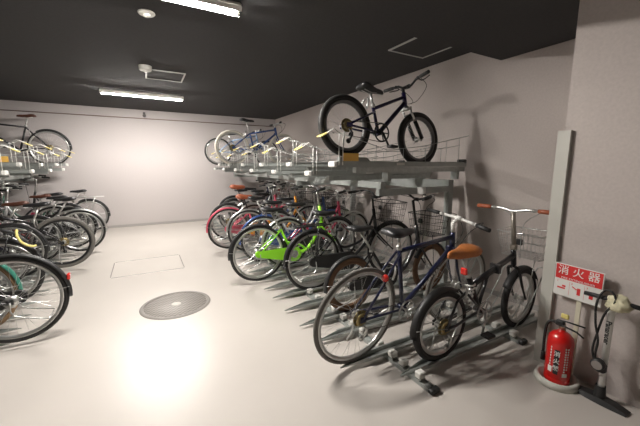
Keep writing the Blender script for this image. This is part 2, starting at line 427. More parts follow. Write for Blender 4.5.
    if detail > 1 and style != 'mtb' and bars in ('city', 'swan'):
        for s in (-1, 1):
            q = MB(); pts = []
            for k in range(25):
                t = k/24; pts.append((sv.x-.085+math.cos(t*8*PI)*.012, s*.045+math.sin(t*8*PI)*.012, sv.z-.028+t*.05))
            q.tube(pts, .003, 4); q.build('saddle_spring', chrome, so)
    # ---- cranks, chain, guard
    m = MB(); cy = -.05
    cr_r = .085 if style != 'fold' else .09
    if derail: cr_r = .088
    m.lathe([(cr_r, cy-.002), (cr_r, cy+.002), (cr_r-.014, cy+.002), (cr_r-.014, cy-.002)], c=B, n=36, axis='y', closed=True)
    for k in range(5):
        a = 2*PI*k/5; m.tube([B+Vector((0, cy, 0)), B+Vector((math.cos(a)*(cr_r-.008), cy, math.sin(a)*(cr_r-.008)))], .006, 5)
    a = math.radians(crank_a); v = Vector((math.cos(a), 0, math.sin(a)))*(.165 if R > .27 else .15)
    m.tube([B+Vector((0, -.062, 0)), B+v+Vector((0, -.075, 0))], [.012, .009], 8); m.tube([B+Vector((0, .062, 0)), B-v+Vector((0, .075, 0))], [.012, .009], 8)
    m.tube([B+Vector((0, -.062, 0)), B+Vector((0, .062, 0))], .011, 8)
    co = m.build('crank', silver if style != 'mtb' else blackm, root)
    for s in (-1, 1):
        q = B+v*(-s)+Vector((0, s*.12, 0)); pm = MB(); pm.rbox(q, (.085, .07, .022), .006); pm.tube([B+v*(-s)+Vector((0, s*.07, 0)), q], .006, 6); pm.build('pedal', blackp, co)
    ch = MB(); cog = .036 if not derail else .03
    top = [(A.x, cy, A.z+cog), (B.x, cy, B.z+cr_r)]
    ch.tube(top, .0035, 4); ch.tube([(A.x, cy, A.z-cog-(.0 if not derail else .06)), (B.x, cy, B.z-cr_r)], .0035, 4)
    ch.build('chain', mat('oily chain', (.12, .11, .10), .4, .8), root)
    if chain == 'guard':
        gm = guardm or blackp; gq = MB()
        n = 14; rb, ra = (cr_r+.022, .055) if style != 'loop' else (cr_r+.004, .036)
        pts = [(B.x+math.cos(a)*rb, B.z+math.sin(a)*rb) for a in [math.radians(-100+200*i/n) for i in range(n+1)]]
        pts += [(A.x+math.cos(a)*ra-.02, A.z+math.sin(a)*ra) for a in [math.radians(95+170*i/8) for i in range(9)]]
        gq.prism(pts, cy-.018, cy-.008); gq.prism([(B.x+(x-B.x)*.98, B.z+(z-B.z)*.98) for x, z in pts], cy+.008, cy+.014)
        n2 = len(pts); gq.add([(x, cy-.012, z) for x, z in pts]+[(x, cy+.012, z) for x, z in pts], [(i, (i+1) % n2, n2+(i+1) % n2, n2+i) for i in range(n2)])
        gq.build('chain_guard', gm, root)
        MB().lathe([(.0, -.003), (.045, -.003), (.048, .0)], c=(B.x, cy-.019, B.z), n=24, axis='y').build('chainring_cover', silver if gm is not blackp else blackm, root)
    if derail:
        cg = MB(); cg.lathe([(.02, -.028), (.030, -.028), (.046, -.046), (.046, -.050), (.02, -.052)][::-1], c=A, n=28, axis='y', closed=True)
        cg.lathe([(.058, -.0285), (.060, -.027), (.03, -.027)], c=A, n=28, axis='y'); cg.build('cassette', brass, root)
        dr = MB(); q = A+Vector((.0, -.06, -.035)); dr.tube([q, q+Vector((.03, -.01, -.035)), q+Vector((.01, -.005, -.10))], .010, 6)
        for dz, dx in ((-.045, .03), (-.105, .005)): dr.lathe([(0, -.004), (.022, -.004), (.022, .004), (0, .004)][::-1], c=q+Vector((dx, .008, dz)), n=14, axis='y')
        dr.build('derailleur', silver if style != 'mtb' else blackm, root)
        br = MB(); q = A+Vector((R*.75, 0, R*.72))
        for s in (-1, 1): br.tube(smooth([q+Vector((-.01, s*.045, -.02)), q+Vector((.0, s*.05, .05)), q+Vector((.01, s*.02, .085))], 3), .008, 6)
        br.tube([q+Vector((.01, .03, .08)), q+Vector((.01, -.03, .08))], .003, 5); br.build('rear_brake', brakem or silver, root)
    elif detail > 1:
        hb = MB(); hb.lathe([(.0, .034), (.045, .034), (.045, .058), (0, .058)], c=A, n=20, axis='y'); hb.build('drum_brake', silver, root)
    # ---- kickstand
    if stand:
        ks = MB()
        if style in ('step', 'loop') and detail > 1:
            for s in (-1, 1): ks.tube(smooth([A+Vector((0, s*.07, 0)), A+Vector((-.02, s*.09, -.10)), A+Vector((-.22, s*.10, -.16))], 3), .006, 6)
            ks.tube([A+Vector((-.22, -.10, -.16)), A+Vector((-.22, .10, -.16))], .006, 6)
        else:
            ks.tube([A+Vector((.03, .055, -.01)), A+Vector((.05, .10, -.20)), A+Vector((.02, .115, -.26))], .007, 6)
        ks.build('kickstand', silver, root)
    # ---- stem and handlebar
    bz = bar_z
    if bars == 'fold':
        top = HT+ax*((bz-HT.z)/ax.z); m = MB(); m.tube([HT-ax*.01, top], .017, 10); m.rbox(HT+ax*.02, (.045, .05, .05), .01); fr(m, 'stem', stemm)
        c = top; m = MB(); m.tube([c+Vector((0, -.28, .02)), c+Vector((0, -.10, .02)), c, c+Vector((0, .10, .02)), c+Vector((0, .28, .02))], .0115, 10)
        gl = [(c+Vector((0, s*.175, .02)), c+Vector((-.0, s*.29, .02))) for s in (-1, 1)]
    elif bars in ('flat', 'riser'):
        top = HT+ax*(bz-HT.z-.0)/ax.z; ex = .07
        c = top+Vector((ex, 0, 0)); m = MB(); m.tube([HT, HT+ax*(bz-.03-HT.z)/ax.z], .015, 8); m.tube([top-ax*.03, c], .015, 8); m.lathe([(0, -.025), (.02, -.025), (.02, .025), (0, .025)][::-1], c=c, n=12, axis='y')
        fr(m, 'stem', stemm)
        rs = .035 if bars == 'riser' else .0
        m = MB(); m.tube([c+Vector((-.04, -.29, rs)), c+Vector((-.01, -.12, rs)), c+Vector((0, -.05, 0)), c+Vector((0, .05, 0)), c+Vector((-.01, .12, rs)), c+Vector((-.04, .29, rs))], .0115, 10)
        gl = [(c+Vector((-.022, s*.18, rs)), c+Vector((-.042, s*.30, rs))) for s in (-1, 1)]
    else:
        top = HT+ax*((bz-.05-HT.z)/ax.z); c = top+Vector((.05, 0, .01)); m = MB(); m.tube([HT, top, c], .0135, 8); m.lathe([(0, -.02), (.019, -.02), (.019, .02), (0, .02)][::-1], c=c, n=12, axis='y')
        fr(m, 'stem', stemm)
        half = [(0, 0, 0), (.02, .06, .01), (.03, .15, .045), (-.03, .235, .06), (-.14, .265, .045), (-.22, .27, .035)]
        pts = [c+Vector((x, -yy, z)) for x, yy, z in half[::-1]] + [c+Vector(p) for p in half[1:]]
        m = MB(); m.tube(smooth(pts, 4), .011, 10)
        gl = [(c+Vector((-.11, s*.262, .048)), c+Vector((-.225, s*.271, .034))) for s in (-1, 1)]
    hbo = fr(m, 'handlebar', barm)
    for s, (a, b) in zip((-1, 1), gl):
        MB().tube([a, a*.7+b*.3, b], [.0155, .017, .0165], 10).build('grip', grip, hbo)
        d = (b-a).normalized(); base = a-d*.03; q = MB()
        fwd = Vector((.045, 0, -.012)) if bars not in ('city', 'swan') else Vector((.01, -s*.04, -.015))
        q.tube(smooth([base, base+fwd, base+fwd*1.1+d*.05, base+fwd*.9+d*.12], 3), .0055, 6); q.rbox(base, (.028, .028, .028), .006)
        q.build('brake_lever', silver if style != 'mtb' else blackp, hbo)
    cb = MB()
    for s in (-1, 1):
        b0 = gl[0 if s < 0 else 1][0]
        cb.tube(smooth([b0+Vector((.03, -s*.02, 0)), c+Vector((.12, s*.13, -.01)), c+Vector((.11, s*.03, -.12)), HB+Vector((.05, s*.02, .03))], 5), .0028, 5)
    cb.build('brake_cable', blackp if not bars == 'fold' else mat('grey cable', (.35, .35, .34), .4), hbo)
    if bars in ('city',) and detail > 1:
        MB().lathe([(0, .028), (.016, .026), (.026, .016), (.029, .0), (0, 0)], c=c+Vector((.02, -.09, .035)), n=16).build('bell', chrome, hbo)
    # ---- basket
    if basket:
        bm, bw, bd, bh = basket; m = MB(); cx0 = F.x-.0; top = HT.z+.15 if R > .3 else HT.z+.12
        cx0 = c.x+bdx+bd*.5; cz1 = (c.z-.06+bdz); cz0 = cz1-bh
        def P3(u, v, t):                          # tapered basket point, t=0 bottom
            k = .80+.20*t; return Vector((cx0+u*bd*.5*k, v*bw*.5*k, cz0+bh*t))
        ringpts = lambda t: [P3(u, v, t) for u, v in ((-1, -.86), (-.86, -1), (.86, -1), (1, -.86), (1, .86), (.86, 1), (-.86, 1), (-1, .86))]
        for t in (0, .33, .66): m.tube(ringpts(t), .0022, 4, closed=True)
        m.tube(ringpts(1), .0048, 6, closed=True)
        for i in range(11):
            v = -.9+1.8*i/10
            m.tube([P3(-1, v, 1), P3(-1, v, 0), P3(1, v, 0), P3(1, v, 1)], .0018, 4)
        for i in range(8):
            u = -.85+1.7*i/7
            m.tube([P3(u, -1, 1), P3(u, -1, 0), P3(u, 1, 0), P3(u, 1, 1)], .0018, 4)
        bo = fr(m, 'basket', bm)
        st = MB()
        for s in (-1, 1): st.tube([F+Vector((0, s*.055, 0)), P3(-.1, s*.5, 0)], .004, 5)
        st.build('basket_stay', silver if bm is not blackm else blackm, bo)
        lk = MB(); lk.rbox((cx0-bd*.5+.01, 0, cz1-.07), (.02, .05, .05), .006); lk.build('clamp', blackp, bo)
    if headlight:
        m = MB(); q = F+Vector((.0, -.075, R*.55)) if style in ('step', 'loop') else c+Vector((.05, .05, .0))
        m.lathe([(0, -.04), (.014, -.038), (.026, .0), (.028, .03)], c=q, n=14, axis='x'); ho = fr(m, 'headlight', blackp if style != 'step' else silver)
        MB().lathe([(.026, .030), (.015, .036), (0, .038)], c=q, n=14, axis='x').build('lens', mat('headlight lens', (.8, .8, .78), .1), ho)
    if rack:
        m = MB(); zt = 2*R+.055
        m.tube([(.20, -.03, zt), (.18, -.06, zt), (-.24, -.06, zt), (-.27, -.03, zt), (-.27, .03, zt), (-.24, .06, zt), (.18, .06, zt), (.20, .03, zt)], .005, 6, closed=True)
        for yy in (-.02, .02): m.tube([(.2, yy, zt), (-.27, yy, zt)], .004, 5)
        for s in (-1, 1):
            m.tube([A+Vector((0, s*.066, .0)), (-.12, s*.06, zt)], .005, 6); m.tube([A+Vector((0, s*.066, .0)), (.04, s*.06, zt)], .005, 6)
        m.build('luggage_rack', silver if rack is True else rack, root)
    return root

# ------------------------------------------------------------------ lower racks: crossbars and sliding wheel rails
ZR = .034                                        # top of a rail's bed
def rail(loc, rz, label, group, L=1.95, rollers=(.40, 1.45), proto=[None], fresh=False):
    if proto[0] is None or fresh:
        e = empty('wheel_rail', (0, 0, 0))
        m = MB(); w = .034; h = .03
        m.add([(0, -.004, .030), (0, .004, .030), (.22, w, .030), (.22, -w, .030), (.22, w, .030+h), (.22, -w, .030+h),
               (0, -.004, .034), (0, .004, .034), (.22, w-.004, .034), (.22, -w+.004, .034), (.22, w-.004, .030+h), (.22, -w+.004, .030+h)],
              [(0, 1, 2, 3), (6, 9, 8, 7), (0, 6, 7, 1), (1, 7, 10, 4, 2), (7, 8, 10), (0, 3, 5, 11, 6), (6, 11, 9), (8, 2, 4, 10), (3, 9, 11, 5)])
        m.bbox((.22, -w, .030), (L, w, .033))
        for s in (-1, 1): m.bbox((.22, s*(w-.004) if s > 0 else -w, .030), (L, w if s > 0 else -(w-.004), .060))
        for s in (-1, 1): m.bbox((.22, s*w, .056), (L, s*(w+.012), .060))
        m.build('channel', galv, e)
        hp = MB(); hp.tube(smooth([(L-.42, -.03, .06), (L-.25, -.033, .20), (L-.06, -.033, .46), (L-.03, -.02, .50), (L-.03, .02, .50), (L-.06, .033, .46), (L-.25, .033, .20), (L-.42, .03, .06)], 3), .005, 6)
        hp.build('wheel_holder', galv, e)
        for xx in rollers:
            for s in (-1, 1):
                MB().rbox((xx, s*.075, .056), (.055, .05, .045), .006).build('roller_block', dullwhite, e)
            MB().box((xx, 0, .0265), (.06, .19, .006)).build('slide_plate', galv, e)
        o = e
        if not fresh: proto[0] = e
    else: o = copy_tree(proto[0])
    o.location = loc; o.rotation_euler = (0, 0, rz); tag(o, label, 'bike rack', group); return o
def crossbar(x, y0, y1, label):
    e = empty('rack_crossbar', (x, 0, 0), label, 'bike rack', 'floor crossbars')
    m = MB(); m.bbox((-.03, y0, 0), (.03, y1, .018)); m.bbox((-.03, y0, .018), (-.022, y1, .024)); m.bbox((.022, y0, .018), (.030, y1, .024)); m.build('bar', rackm, e)
    for yy in (y0, y1): MB().rbox((0, yy, .018), (.075, .04, .036), .008).build('end_cap', blackp, e)
crossbar(1.48, 1.21, 8.2, 'long floor crossbar by the aisle under the right row of bicycles')
crossbar(2.53, 1.25, 8.2, 'long floor crossbar close to the right wall under the front wheels')
crossbar(-1.35, 2.2, 8.2, 'long floor crossbar by the aisle under the left row of bicycles')
crossbar(-2.40, 2.2, 8.2, 'long floor crossbar close to the left wall')

RY = [1.40, 1.66, 2.02, 2.31, 2.64, 2.97, 3.24, 3.52, 3.86, 4.20, 4.54, 4.88, 5.20, 5.54, 5.88, 6.22, 6.56, 6.90, 7.24, 7.58]
LY = [2.70, 3.15, 3.42, 3.70, 4.02, 4.36, 4.70, 5.02, 5.28, 5.72, 6.16, 6.52, 6.92, 7.30, 7.65, 7.96]
RUND = {1.40: 'folding bicycle nearest the extinguisher', 1.66: 'navy sports bicycle', 2.31: 'brown tyred city bicycle', 2.97: 'black city bicycle next to the lime green one',
        3.52: 'lime green city bicycle', 3.86: 'crimson city bicycle', 4.20: 'silver bicycle with blue fenders', 4.54: 'blue bicycle with a black basket', 4.88: 'orange framed bicycle',
        5.20: 'pink city bicycle', 5.54: 'blue bicycle just beyond the pink one', 5.88: 'bicycle with the high brown saddle', 6.22: 'far black bicycle with a silver basket',
        6.56: 'grey bicycle with black fenders', 6.90: 'maroon bicycle near the back wall', 7.24: 'farthest bicycle of the right row'}
REMP = {2.02: 'just beyond the navy sports bicycle', 2.64: 'between the brown tyred and the black city bicycle', 3.24: 'just before the lime green bicycle', 7.58: 'last of the right row at the back wall'}
for i, y in enumerate(RY):
    lab = 'galvanised floor wheel rail under the '+RUND[y] if y in RUND else 'empty galvanised floor wheel rail '+REMP[y]
    if i == 0: rail((1.38, y, 0), 0, lab, 'floor rails of the right row', L=1.66, rollers=(.10, 1.15), fresh=True)
    else: rail((1.08, y, 0), 0, lab, 'floor rails of the right row')
LUND = {3.15: 'nearest black bicycle of the left row', 3.42: 'pink framed bicycle with teal fenders', 4.02: 'black bicycle with the yellow lock', 4.70: 'diamond framed bicycle on the left',
        5.02: 'navy bicycle of the left row', 5.28: 'wide dusty tyred bicycle', 5.72: 'maroon bicycle of the left row', 6.16: 'silver bicycle of the left row', 6.52: 'black bicycle beyond the silver one on the left',
        6.92: 'crimson bicycle of the left row', 7.30: 'dark green bicycle', 7.96: 'bicycle with a luggage rack at the back wall'}
LEMP = {2.70: 'in front of the nearest left bicycle', 3.70: 'just beyond the pink framed bicycle', 4.36: 'just beyond the bicycle with the yellow lock', 7.65: 'second from the back wall on the left'}
for i, y in enumerate(LY):
    rail((-1.0, y, 0), PI, 'galvanised floor wheel rail under the '+LUND[y] if y in LUND else 'empty galvanised floor wheel rail '+LEMP[y], 'floor rails of the left row')

# ------------------------------------------------------------------ upper racks
def tray(loc, rz, label, group, proto=[None]):
    if proto[0] is None:
        e = empty('rack_tray', (0, 0, 0)); L = 1.70; w = .045
        m = MB(); m.bbox((0, -w, -.035), (L, w, -.029))
        for s in (-1, 1):
            m.bbox((0, s*w-.003, -.035), (L, s*w+.003, .015)); m.bbox((0, min(s*w, s*(w+.014)), .011), (L, max(s*w, s*(w+.014)), .015))
        m.build('channel', rackm, e)
        m = MB(); m.bbox((.22, -.028, -.088), (L+.0, .028, -.038)); m.build('support_rail', galv, e)
        MB().rbox((-.010, 0, -.012), (.04, .10, .05), .008).build('end_cap', white, e)
        MB().rbox((L-.02, 0, .02), (.05, .10, .05), .01).build('wheel_stop', blackp, e)
        p = MB()
        for xx, zz in ((.02, .255), (.06, .25)):
            p.tube([(xx, -.052, -.02), (xx, -.052, zz)], .0036, 6)
        p.build('post', white, e)
        gr = MB()
        for s in (-1, 1):
            gr.tube([(.02, s*.055, .25), (.55, s*.055, .12), (1.0, s*.055, .165), (L, s*.055, .30)] if s < 0 else [(.05, .055, .10), (.6, .055, .11), (1.1, .055, .12), (L, .055, .20)], .0035, 6)
        for xx, zz in ((.42, .16), (.75, .14), (1.05, .175), (1.35, .235), (1.55, .27)): gr.tube([(xx, -.055, 0), (xx, -.055, zz)], .0028, 5)
        for xx, zz in ((.3, .10), (.9, .115), (1.4, .16)): gr.tube([(xx, .055, 0), (xx, .055, zz)], .0028, 5)
        gr.build('guide_rod', galv, e)
        h = MB()
        h.tube([(.02, -.052, .25), (-.03, -.052, .285), (-.10, -.052, .245)], .006, 6); h.tube([(.02, .03, .25), (-.03, .03, .285), (-.10, .03, .245)], .006, 6)
        h.tube([(.02, -.052, .25), (.02, .03, .25)], .005, 6)
        ho = h.build('pull_handle', white, e)
        gq = MB(); rot = Matrix.Rotation(math.radians(-27), 3, 'Y'); gq.rbox((-.115, -.011, .234), (.085, .090, .012), .005, rot); gq.build('grip', yellowp, ho)
        MB().rbox((.72, -.058, -.008), (.10, .004, .022), .001).build('label_plate', dullwhite, e)
        for xx in (.60, 1.58): MB().bbox((xx-.02, -.04, -.17), (xx+.02, .04, -.088)).build('bracket', rackm, e)
        proto[0] = e; o = e
    else: o = copy_tree(proto[0])
    o.location = loc; o.rotation_euler = (0, 0, rz); tag(o, label, 'bike rack', group); return o
rt = [2.37+.475*k for k in range(12)]
for k, y in enumerate(rt):
    z = 1.42 if k % 2 == 0 else 1.33
    lab = ('upper rack tray holding the small black and purple mountain bicycle' if k == 0 else
           'upper rack tray holding the blue bicycle with cream tyres' if k == 8 else
           'upper rack tray holding the pale blue bicycle at the far end' if k == 10 else
           'empty %s tray of the right upper rack, %s counted from the mountain bicycle' % ('raised' if k % 2 == 0 else 'lowered', ('first', 'second', 'third', 'fourth', 'fifth', 'sixth')[(k-1)//2]))
    tray((1.45, y, z), 0, lab, 'upper trays of the right rack')
lt = [(4.22, 0), (4.69, 1), (5.18, 0), (5.66, 1), (6.14, 0), (6.63, 1), (7.11, 0), (7.62, 1), (8.0, 0)]
for y, lo in lt:
    lab = 'upper rack tray on the left holding the black bicycle with brown saddle' if y == 8.0 else 'empty %s tray of the left upper rack, %s counted from the back wall' % ('lowered' if lo else 'raised', {0: 'first', 1: 'first', 2: 'second', 3: 'second', 4: 'third', 5: 'third', 6: 'fourth', 7: 'fourth', 8: 'fifth', 9: 'fifth', 10: 'sixth'}[7-lt.index((y, lo))])
    tray((-1.33, y, 1.33 if lo else 1.42), PI, lab, 'upper trays of the left rack')
for k, (tx, ty, tz, sx) in enumerate(((1.45, rt[0], 1.42, 1), (-1.33, 4.69, 1.33, -1), (-1.33, 5.18, 1.42, -1))):
    par = [o for o in COL.objects if o.name.startswith('rack_tray') and o.type == 'EMPTY' and abs(o.location.x-tx) < .01 and abs(o.location.y-ty) < .01][0]
    MB().rbox((.14, -.060*sx, .050), (.16, .006, .068), .002).build('number_plate', orangep, par)
    if k == 0: MB().prism([(.04, -.03), (.44, -.03), (.34, .050), (.10, .054), (.05, .05)], -.022, .022).build('wheel_cradle', rackm, par)
def rackframe(sx, X0, ys, label):
    e = empty('upper_bicycle_rack', (0, 0, 0), label, 'bike rack', 'steel frames of the upper racks')
    def bb(a, b): return MB().bbox((sx*a[0], a[1], a[2]), (sx*b[0], b[1], b[2]))
    ya, yb = ys[0]-.02, ys[-1]+.1
    bb((X0+.52, ya, 1.17), (X0+.58, yb, 1.235)).build('beam', rackm, e)
    bb((X0+1.50, ya, 1.12), (X0+1.58, yb, 1.235)).build('beam', rackm, e)
    for y in ys:
        bb((X0+1.50, y-.03, .0), (X0+1.57, y+.03, 1.12)).build('post', rackm, e)
        bb((X0+.50, y-.025, 1.10), (X0+1.50, y+.025, 1.168)).build('arm', rackm, e)
        bb((X0+1.44, y-.08, 0), (X0+1.63, y+.08, .010)).build('foot_plate', rackm, e)
    if sx > 0:
        MB().box((X0+1.04, ya-.034, 1.135), (.006, .085, .072), Matrix.Rotation(math.radians(42), 3, 'Z')).build('tag_plate', white, e)
rackframe(1, 1.50, (2.44, 4.34, 6.24, 8.1), 'grey green steel frame carrying the upper trays along the right wall')
rackframe(-1, 1.38, (3.2, 4.9, 6.6, 8.1), 'grey green steel frame carrying the upper trays along the left wall')

# ------------------------------------------------------------------ the bicycles
Z = ZR
G1, G2, G3 = 'bicycles in the right floor row', 'bicycles in the left floor row', 'bicycles on the upper racks'
# right row, nearest first
bike((1.74, 1.40, Z), 'black folding bicycle with tan saddle and red brown grips, nearest the fire extinguisher', R=.258, tw=.050, wb=.97, style='fold', name='folding_bicycle',
     paint='black', bb=(.42, .28), seat=(.26, .58), saddle_z=.775, head=((.83, .58), (.81, .70)), bars='fold', bar_z=1.01, fender=blackp, saddle=leather, fat=1.5, flip=True,
     chain=None, derail=True, fork='rigid', grip=redleather, basket=(silver, .38, .30, .20), bdx=.12, bdz=-.13, stand=True, headlight=False, group=G1, crank_a=250, steer=.05, reflector=True, stemm=mat('bronze grey post', (.30, .27, .23), .35, .6))
bike((1.20, 1.68, Z), 'navy sports bicycle with white handlebar and large light rims, leaning towards the camera', R=.352, tw=.032, tire=greyrub, rim=silver, wb=1.10, style='diamond', name='sports_bicycle',
     paint='navy', bb=(.44, .30), seat=(.33, .80), saddle_z=.925, head=((.965, .69), (.935, .83)), bars='flat', bar_z=.95, fender=None, saddle=blackvinyl, chain=None, derail=True, reflector=True,
     fork='plain', lean=math.radians(6), yaw=math.radians(4), barm=white, stemm=white, brakem=white, decal=True, group=G1, headlight=False, crank_a=20, steer=-.12, nsp=32)
bike((1.62, 2.34, Z), 'small wheeled black city bicycle with brown tyres and wire basket behind the navy sports bicycle', R=.262, tw=.045, tire=brownt, rim=brownt, wb=1.06, style='loop', name='city_bicycle',
     paint='black', fender=blackp, bars='city', bar_z=1.06, basket=(blackm, .36, .27, .22), bdz=-.10, group=G1, stemm=blackm, barm=blackm, steer=.05, saddle_z=.80, seat=(.24, .56), bb=(.44, .27), head=((.86, .56), (.82, .74)), headlight=False)
bike((1.56, 2.97, Z), 'black city bicycle with silver rims and dark basket beside the lime green one', paint='black', tire=rubber, style='step', fender=blackp,
     bars='city', bar_z=1.03, basket=(blackm, .36, .28, .24), group=G1, guardm=blackp, rack=blackm, barm=blackm, stemm=blackm, steer=-.1)
bike((1.12, 3.52, Z), 'lime green city bicycle with bright green chain guard', R=.337, paint='green', style='loop', fender=blackp, guardm=PAINT['green'], bars='city', bar_z=1.08, seat=(.27, .62), group=G1, basket=None, chain='guard', stemm=silver, steer=.08)
bike((1.62, 3.86, Z), 'crimson city bicycle with silver fenders half hidden behind the lime green one', paint='crimson', style='step', fender=silver, bars='city', group=G1, basket=(silver, .36, .28, .24), steer=.1)
bike((1.42, 4.20, Z), 'silver city bicycle with blue fenders behind the crimson one', paint='silver', style='step', fender=PAINT['blue'], bars='city', group=G1, basket=(blackm, .36, .28, .24), guardm=PAINT['blue'])
bike((1.75, 4.54, Z), 'blue city bicycle with black basket in the middle of the right row', paint='blue', style='step', fender=blackp, bars='city', group=G1, basket=(blackm, .36, .28, .25), guardm=PAINT['blue'])
bike((1.40, 4.88, Z), 'orange framed city bicycle just before the pink one', paint='orange', style='loop', fender=silver, bars='city', group=G1, basket=(blackm, .36, .28, .24), saddle=blackvinyl, guardm=PAINT['orange'])
bike((1.16, 5.20, Z), 'pink city bicycle with pink fenders and brown saddle', paint='pink', style='step', fender=PAINT['pink'], guardm=PAINT['pink'], bars='city', group=G1, saddle=redleather, saddle_z=.86, fat=1.5, seat=(.34, .60), basket=(silver, .36, .28, .24))
bike((1.70, 5.54, Z), 'blue step through city bicycle just beyond the pink one', paint='blue', style='step', fender=silver, bars='city', group=G1, detail=1, basket=(silver, .36, .28, .24))
bike((1.32, 5.88, Z), 'dark bicycle with a high raised brown saddle beyond the pink one', paint='black', style='diamond', fender=blackp, bars='flat', bar_z=1.0, group=G1, saddle=redleather, fat=1.5, saddle_z=.98, chain=None, derail=True, seat=(.28, .68))
bike((1.85, 6.22, Z), 'black city bicycle with silver basket far along the right row', paint='black', style='step', fender=silver, bars='city', group=G1, detail=1, basket=(silver, .36, .28, .24))
bike((1.60, 6.56, Z), 'grey city bicycle with black fenders near the back wall on the right', paint='silver', style='step', fender=blackp, bars='city', group=G1, detail=1)
bike((1.90, 6.90, Z), 'maroon city bicycle near the back wall on the right', paint='maroon', style='step', fender=blackp, bars='city', group=G1, detail=1, basket=(blackm, .36, .28, .24))
bike((1.75, 7.24, Z), 'dark city bicycle, farthest in the right row', paint='navy', style='step', fender=blackp, bars='city', group=G1, detail=1)
# upper right
bike((1.555, 2.37, 1.475), 'small black and purple mountain bicycle standing alone on the upper rack', R=.27, tw=.055, tire=rubber, rim=mat('dark rim', (.16, .16, .16), .35, .7), wb=.885, style='mtb', name='mountain_bicycle',
     paint='purple', bb=(.37, .255), seat=(.29, .50), saddle_z=.655, head=((.69, .57), (.66, .68)), bars='riser', bar_z=.76, saddle=blackvinyl, chain=None, derail=True, fork='sus', lean=math.radians(-5),
     stemm=blackm, barm=blackm, group=G3, stand=True, reflector=False, crank_a=-60, pitch=math.radians(5.4), decal=False, headlight=False, nsp=24)
bike((1.51, 6.17, 1.40), 'blue bicycle with cream tyres on the far part of the upper rack', R=.33, tire=cream, rim=silver, style='diamond', paint='blue', wb=1.03, seat=(.33, .64), bb=(.43, .28), saddle_z=.87,
     head=((.89, .62), (.86, .75)), bars='flat', bar_z=.84, chain=None, derail=True, group=G3, headlight=False, pitch=math.radians(1), tw=.05)
bike((1.44, 7.12, 1.40), 'pale blue bicycle with black tyres, farthest on the upper rack', R=.29, tire=rubber, style='diamond', paint='paleblue', seat=(.28, .56), bb=(.43, .28), saddle_z=.70,
     head=((.87, .56), (.84, .70)), bars='flat', bar_z=.78, chain=None, derail=True, group=G3, headlight=False, pitch=math.radians(1))
# upper left
bike((-1.55, 8.0, 1.40), 'black diamond framed bicycle with brown saddle on the left upper rack', rz=PI, R=.335, tw=.03, tire=rubber, style='diamond', paint='black', seat=(.30, .74), bb=(.43, .28), saddle_z=.93,
     head=((.90, .66), (.87, .80)), bars='flat', bar_z=.90, fender=blackp, saddle=darkleather, chain=None, derail=True, group=G3, headlight=False, reflector=False, pitch=math.radians(1))
# left row
bike((-.945, 3.15, Z), 'black city bicycle with silver rim and red reflector, nearest the camera in the left row', rz=PI, reflector=True, R=.345, paint='black', style='step', fender=blackp, bars='city', group=G2, basket=(blackm, .36, .28, .24), steer=.05)
bike((-1.31, 3.42, Z), 'pink framed bicycle with teal fenders and tan tyres behind the nearest left one', rz=PI, paint='pink', style='step', fender=PAINT['teal'], tire=tan, rim=silver, bars='city', group=G2, basket=(silver, .36, .28, .24))
bike((-1.27, 4.02, Z), 'black bicycle carrying a yellow cable lock in the left row', rz=PI, paint='black', style='step', fender=blackp, bars='city', group=G2, basket=(blackm, .36, .28, .24), rack=blackm)
bike((-1.52, 4.70, Z), 'dark diamond framed bicycle just beyond the one with the yellow lock', rz=PI, paint='black', style='diamond', bars='flat', bar_z=1.0, fender=blackp, chain=None, derail=True, group=G2, saddle_z=.9, seat=(.28, .70))
bike((-1.45, 5.02, Z), 'navy city bicycle with silver fenders in the left row', rz=PI, paint='navy', style='step', fender=blackp, bars='city', group=G2, basket=(blackm, .36, .28, .24))
bike((-1.0, 5.26, Z), 'dark bicycle with wide dusty tyres in the left row', rz=PI, paint='black', style='mtb', R=.35, tw=.05, tire=greyrub, rim=blackm, bars='riser', bar_z=1.0, chain=None, derail=True, group=G2, saddle_z=.88, seat=(.28, .66), fork='rigid')
bike((-1.40, 5.72, Z), 'maroon city bicycle in the left row with a brown saddle', rz=PI, paint='maroon', style='step', fender=blackp, bars='city', group=G2, saddle=darkleather, basket=(silver, .36, .28, .24))
bike((-.94, 6.16, Z), 'silver city bicycle with light fenders in the left row', rz=PI, paint='silver', style='step', fender=silver, bars='city', bar_z=1.08, group=G2, basket=(blackm, .36, .28, .24))
bike((-1.10, 6.52, Z), 'black city bicycle with black fenders beyond the silver one on the left', rz=PI, paint='black', style='step', fender=blackp, bars='city', group=G2, detail=1, basket=(blackm, .36, .28, .24))
bike((-1.40, 6.92, Z), 'crimson city bicycle far along the left row', rz=PI, paint='crimson', style='step', fender=silver, bars='city', group=G2, detail=1, saddle=darkleather, basket=(blackm, .36, .28, .24))
bike((-1.3, 7.30, Z), 'dark green city bicycle second from the back wall on the left', rz=PI, paint='darkgreen', style='step', fender=blackp, bars='city', group=G2, detail=1)
bike((-1.03, 7.96, Z), 'black city bicycle with flat luggage rack, closest to the back wall on the left', rz=PI, paint='black', style='step', fender=blackp, bars='city', group=G2, rack=True, steer=.3, bar_z=1.15)
# yellow cable lock
m = MB(); m.tube(smooth([(-1.10, 4.0, .775), (-1.09, 3.955, .79), (-1.085, 3.93, .74), (-1.05, 3.92, .67), (-.99, 3.93, .63), (-.96, 3.95, .635)], 6), .011, 8)
e = empty('cable_lock', (0, 0, 0), 'yellow cable lock hanging on a black bicycle in the left row', 'lock')
m.build('cable', yellowp, e); MB().rbox((-.95, 3.955, .64), (.05, .03, .03), .006).build('lock_head', blackp, e)

